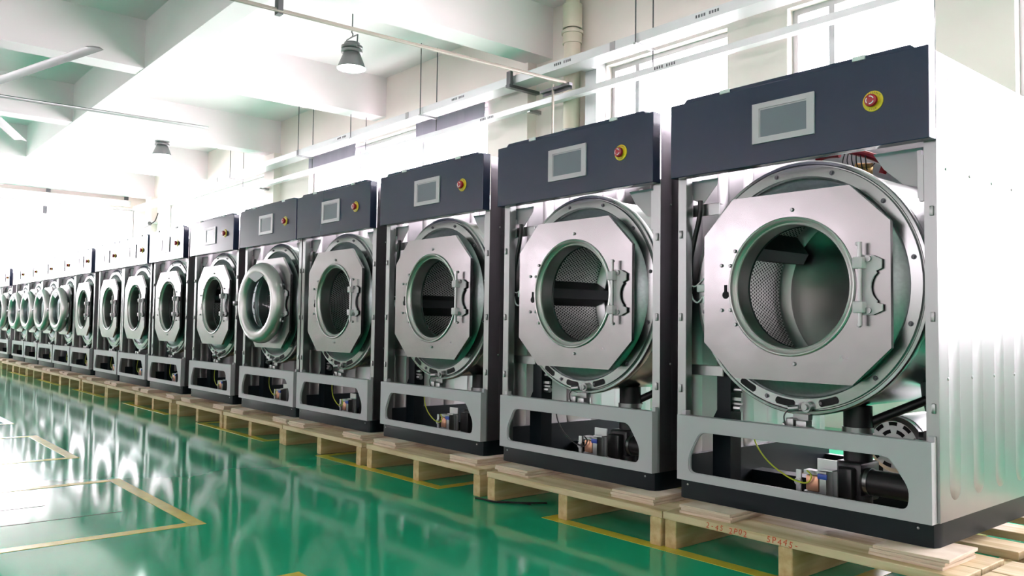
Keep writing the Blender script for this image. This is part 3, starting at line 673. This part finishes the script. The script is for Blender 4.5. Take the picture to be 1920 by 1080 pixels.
# drain pipe
t = thing('drain_pipe', 'cream plastic drain pipe with couplings on the window wall', 'pipe', (-4.80, 3.385, 0))
obj('pipe', MB().cyl((0, 0, 0), (0, 0, 3.62), .082, 28).cyl((0, 0, 3.62), (0, 0, ZC-.002), .068, 28).mesh('pipe', M_pvc), t)
for z0, z1, r in ((3.63, 3.87, .096), (3.48, 3.60, .095), (3.575, 3.605, .107)):
    obj('coupling', MB().lathe([(.08, z0), (r, z0), (r, z1), (.066, z1)], n=28, axis='z').mesh('coupling', M_pvc), t)
for z in (1.4, 2.6): obj('pipe_clip', MB().lathe([(.083, z), (.09, z), (.09, z+.03), (.083, z+.03)], n=24, axis='z').mesh('pipe_clip', M_steel), t)
# blinds
for k, (xa, xb) in enumerate(((-7.62, -6.25), (-10.52, -9.13))):
    t = thing('roller_blind', 'grey lilac roller blind half drawn, %s' % ('nearer of the two' if k == 0 else 'farther of the two'), 'blind')
    nn = 36; vs = []; z0 = 3.02
    for i in range(nn+1):
        xx = xa+(xb-xa)*i/nn; yy = 3.44 + .006*math.sin(i*.9) + .004*math.sin(i*2.3)
        vs += [(xx, yy, z0), (xx, yy, 3.22), (xx, yy+.002, z0), (xx, yy+.002, 3.22)]
    fs = []
    for i in range(nn):
        a, b_ = 4*i, 4*i+4; fs += [(a, b_, b_+1, a+1), (a+2, a+3, b_+3, b_+2), (a, a+2, b_+2, b_), (a+1, b_+1, b_+3, a+3)]
    obj('fabric', MB().add(vs, fs).mesh('fabric', M_blind), t)
    obj('roller', MB().cyl((xa, 3.45, 3.235), (xb, 3.45, 3.235), .02, 12).mesh('roller', M_white), t)
    obj('bottom_bar', MB().cyl((xa, 3.44, z0), (xb, 3.44, z0), .008, 8).mesh('bottom_bar', M_alu), t)
# high-bay lamps
def highbay(x, y, label):
    t = thing('high_bay_lamp', label, 'lamp', (x, y, 0), 'high bay lamps under the ceiling'); z = 3.355
    obj('reflector', MB().lathe([(.148, z), (.145, z+.012), (.09, z+.15), (.075, z+.16)], n=40, axis='z').mesh('reflector', M_lampgrey), t)
    obj('lens', MB().lathe([(0, z+.004), (.10, z+.004), (.143, z+.010)], n=40, axis='z').mesh('lens', M_led), t)
    obj('driver_box', MB().lathe([(.075, z+.16), (.11, z+.165), (.11, z+.19), (.095, z+.20), (.11, z+.21), (.11, z+.235), (.08, z+.25), (.08, z+.27), (0, z+.27)], n=24, axis='z').mesh('driver_box', M_lampgrey), t)
    obj('bracket', MB().tube([(-.105, 0, z+.2), (-.115, 0, z+.33), (0, 0, z+.335), (.115, 0, z+.33), (.105, 0, z+.2)], .008, 8, 1).mesh('bracket', M_lampgrey), t)
    obj('hook', MB().tube([(0, 0, z+.335), (.014, 0, z+.36), (-.01, 0, z+.39), (0, 0, z+.43), (0, 0, ZC-.004)], .007, 8, 3).mesh('hook', M_lampgrey), t)
highbay(-6.62, 1.97, 'lit high bay lamp with grey reflector, the nearer larger one')
highbay(-12.66, 1.96, 'lit high bay lamp with grey reflector, the farther small one')
# big ceiling fan
t = thing('ceiling_fan', 'large ceiling fan with five long grey aluminium blades', 'fan', (-9.42, -1.04, 0)); FZ = 3.13
obj('hub', MB().lathe([(0, FZ-.07), (.10, FZ-.07), (.13, FZ-.04), (.13, FZ+.05), (.10, FZ+.09), (.09, FZ+.2), (0, FZ+.2)], n=32, axis='z').mesh('hub', M_lampgrey), t)
obj('down_rod', MB().cyl((0, 0, FZ+.2), (0, 0, ZC), .035, 14).mesh('down_rod', M_lampgrey), t)
prof = [(-.075, -.016), (-.05, -.003), (0, .012), (.045, .010), (.085, -.006), (.05, -.004), (0, 0), (-.05, -.014)]
vs = []; L0, L1 = .11, 2.5
for xx in (L0, L1): vs += [(xx + (0.03 if xx > 1 and p > 0 else 0), p, FZ+q) for p, q in prof]
k = len(prof)
BL = MB().add(vs, [(i, (i+1) % k, k+(i+1) % k, k+i) for i in range(k)] + [tuple(range(k-1, -1, -1)), tuple(range(k, 2*k))]).mesh('fan_blade', M_blade)
for i in range(5): obj('fan_blade', BL, t, (0, 0, 0), (0, 0, math.radians(15+72*i)))
# camera-like sensor in the far corner
t = thing('security_camera', 'small security camera on the wall near the far corner', 'camera', (-17.86, 3.30, 2.82))
obj('mount', MB().cyl((0, 0.2, .06), (0, 0, .06), .03, 12).mesh('mount', M_white), t)
obj('camera_body', MB().cyl((-.10, -.02, -.02), (.10, .02, .02), .045, 14).mesh('camera_body', M_lampgrey), t)
obj('cable', MB().tube([(.1, .05, .02), (.2, .1, .08), (.22, .15, .25)], .012, 6).mesh('cable', M_black), t)
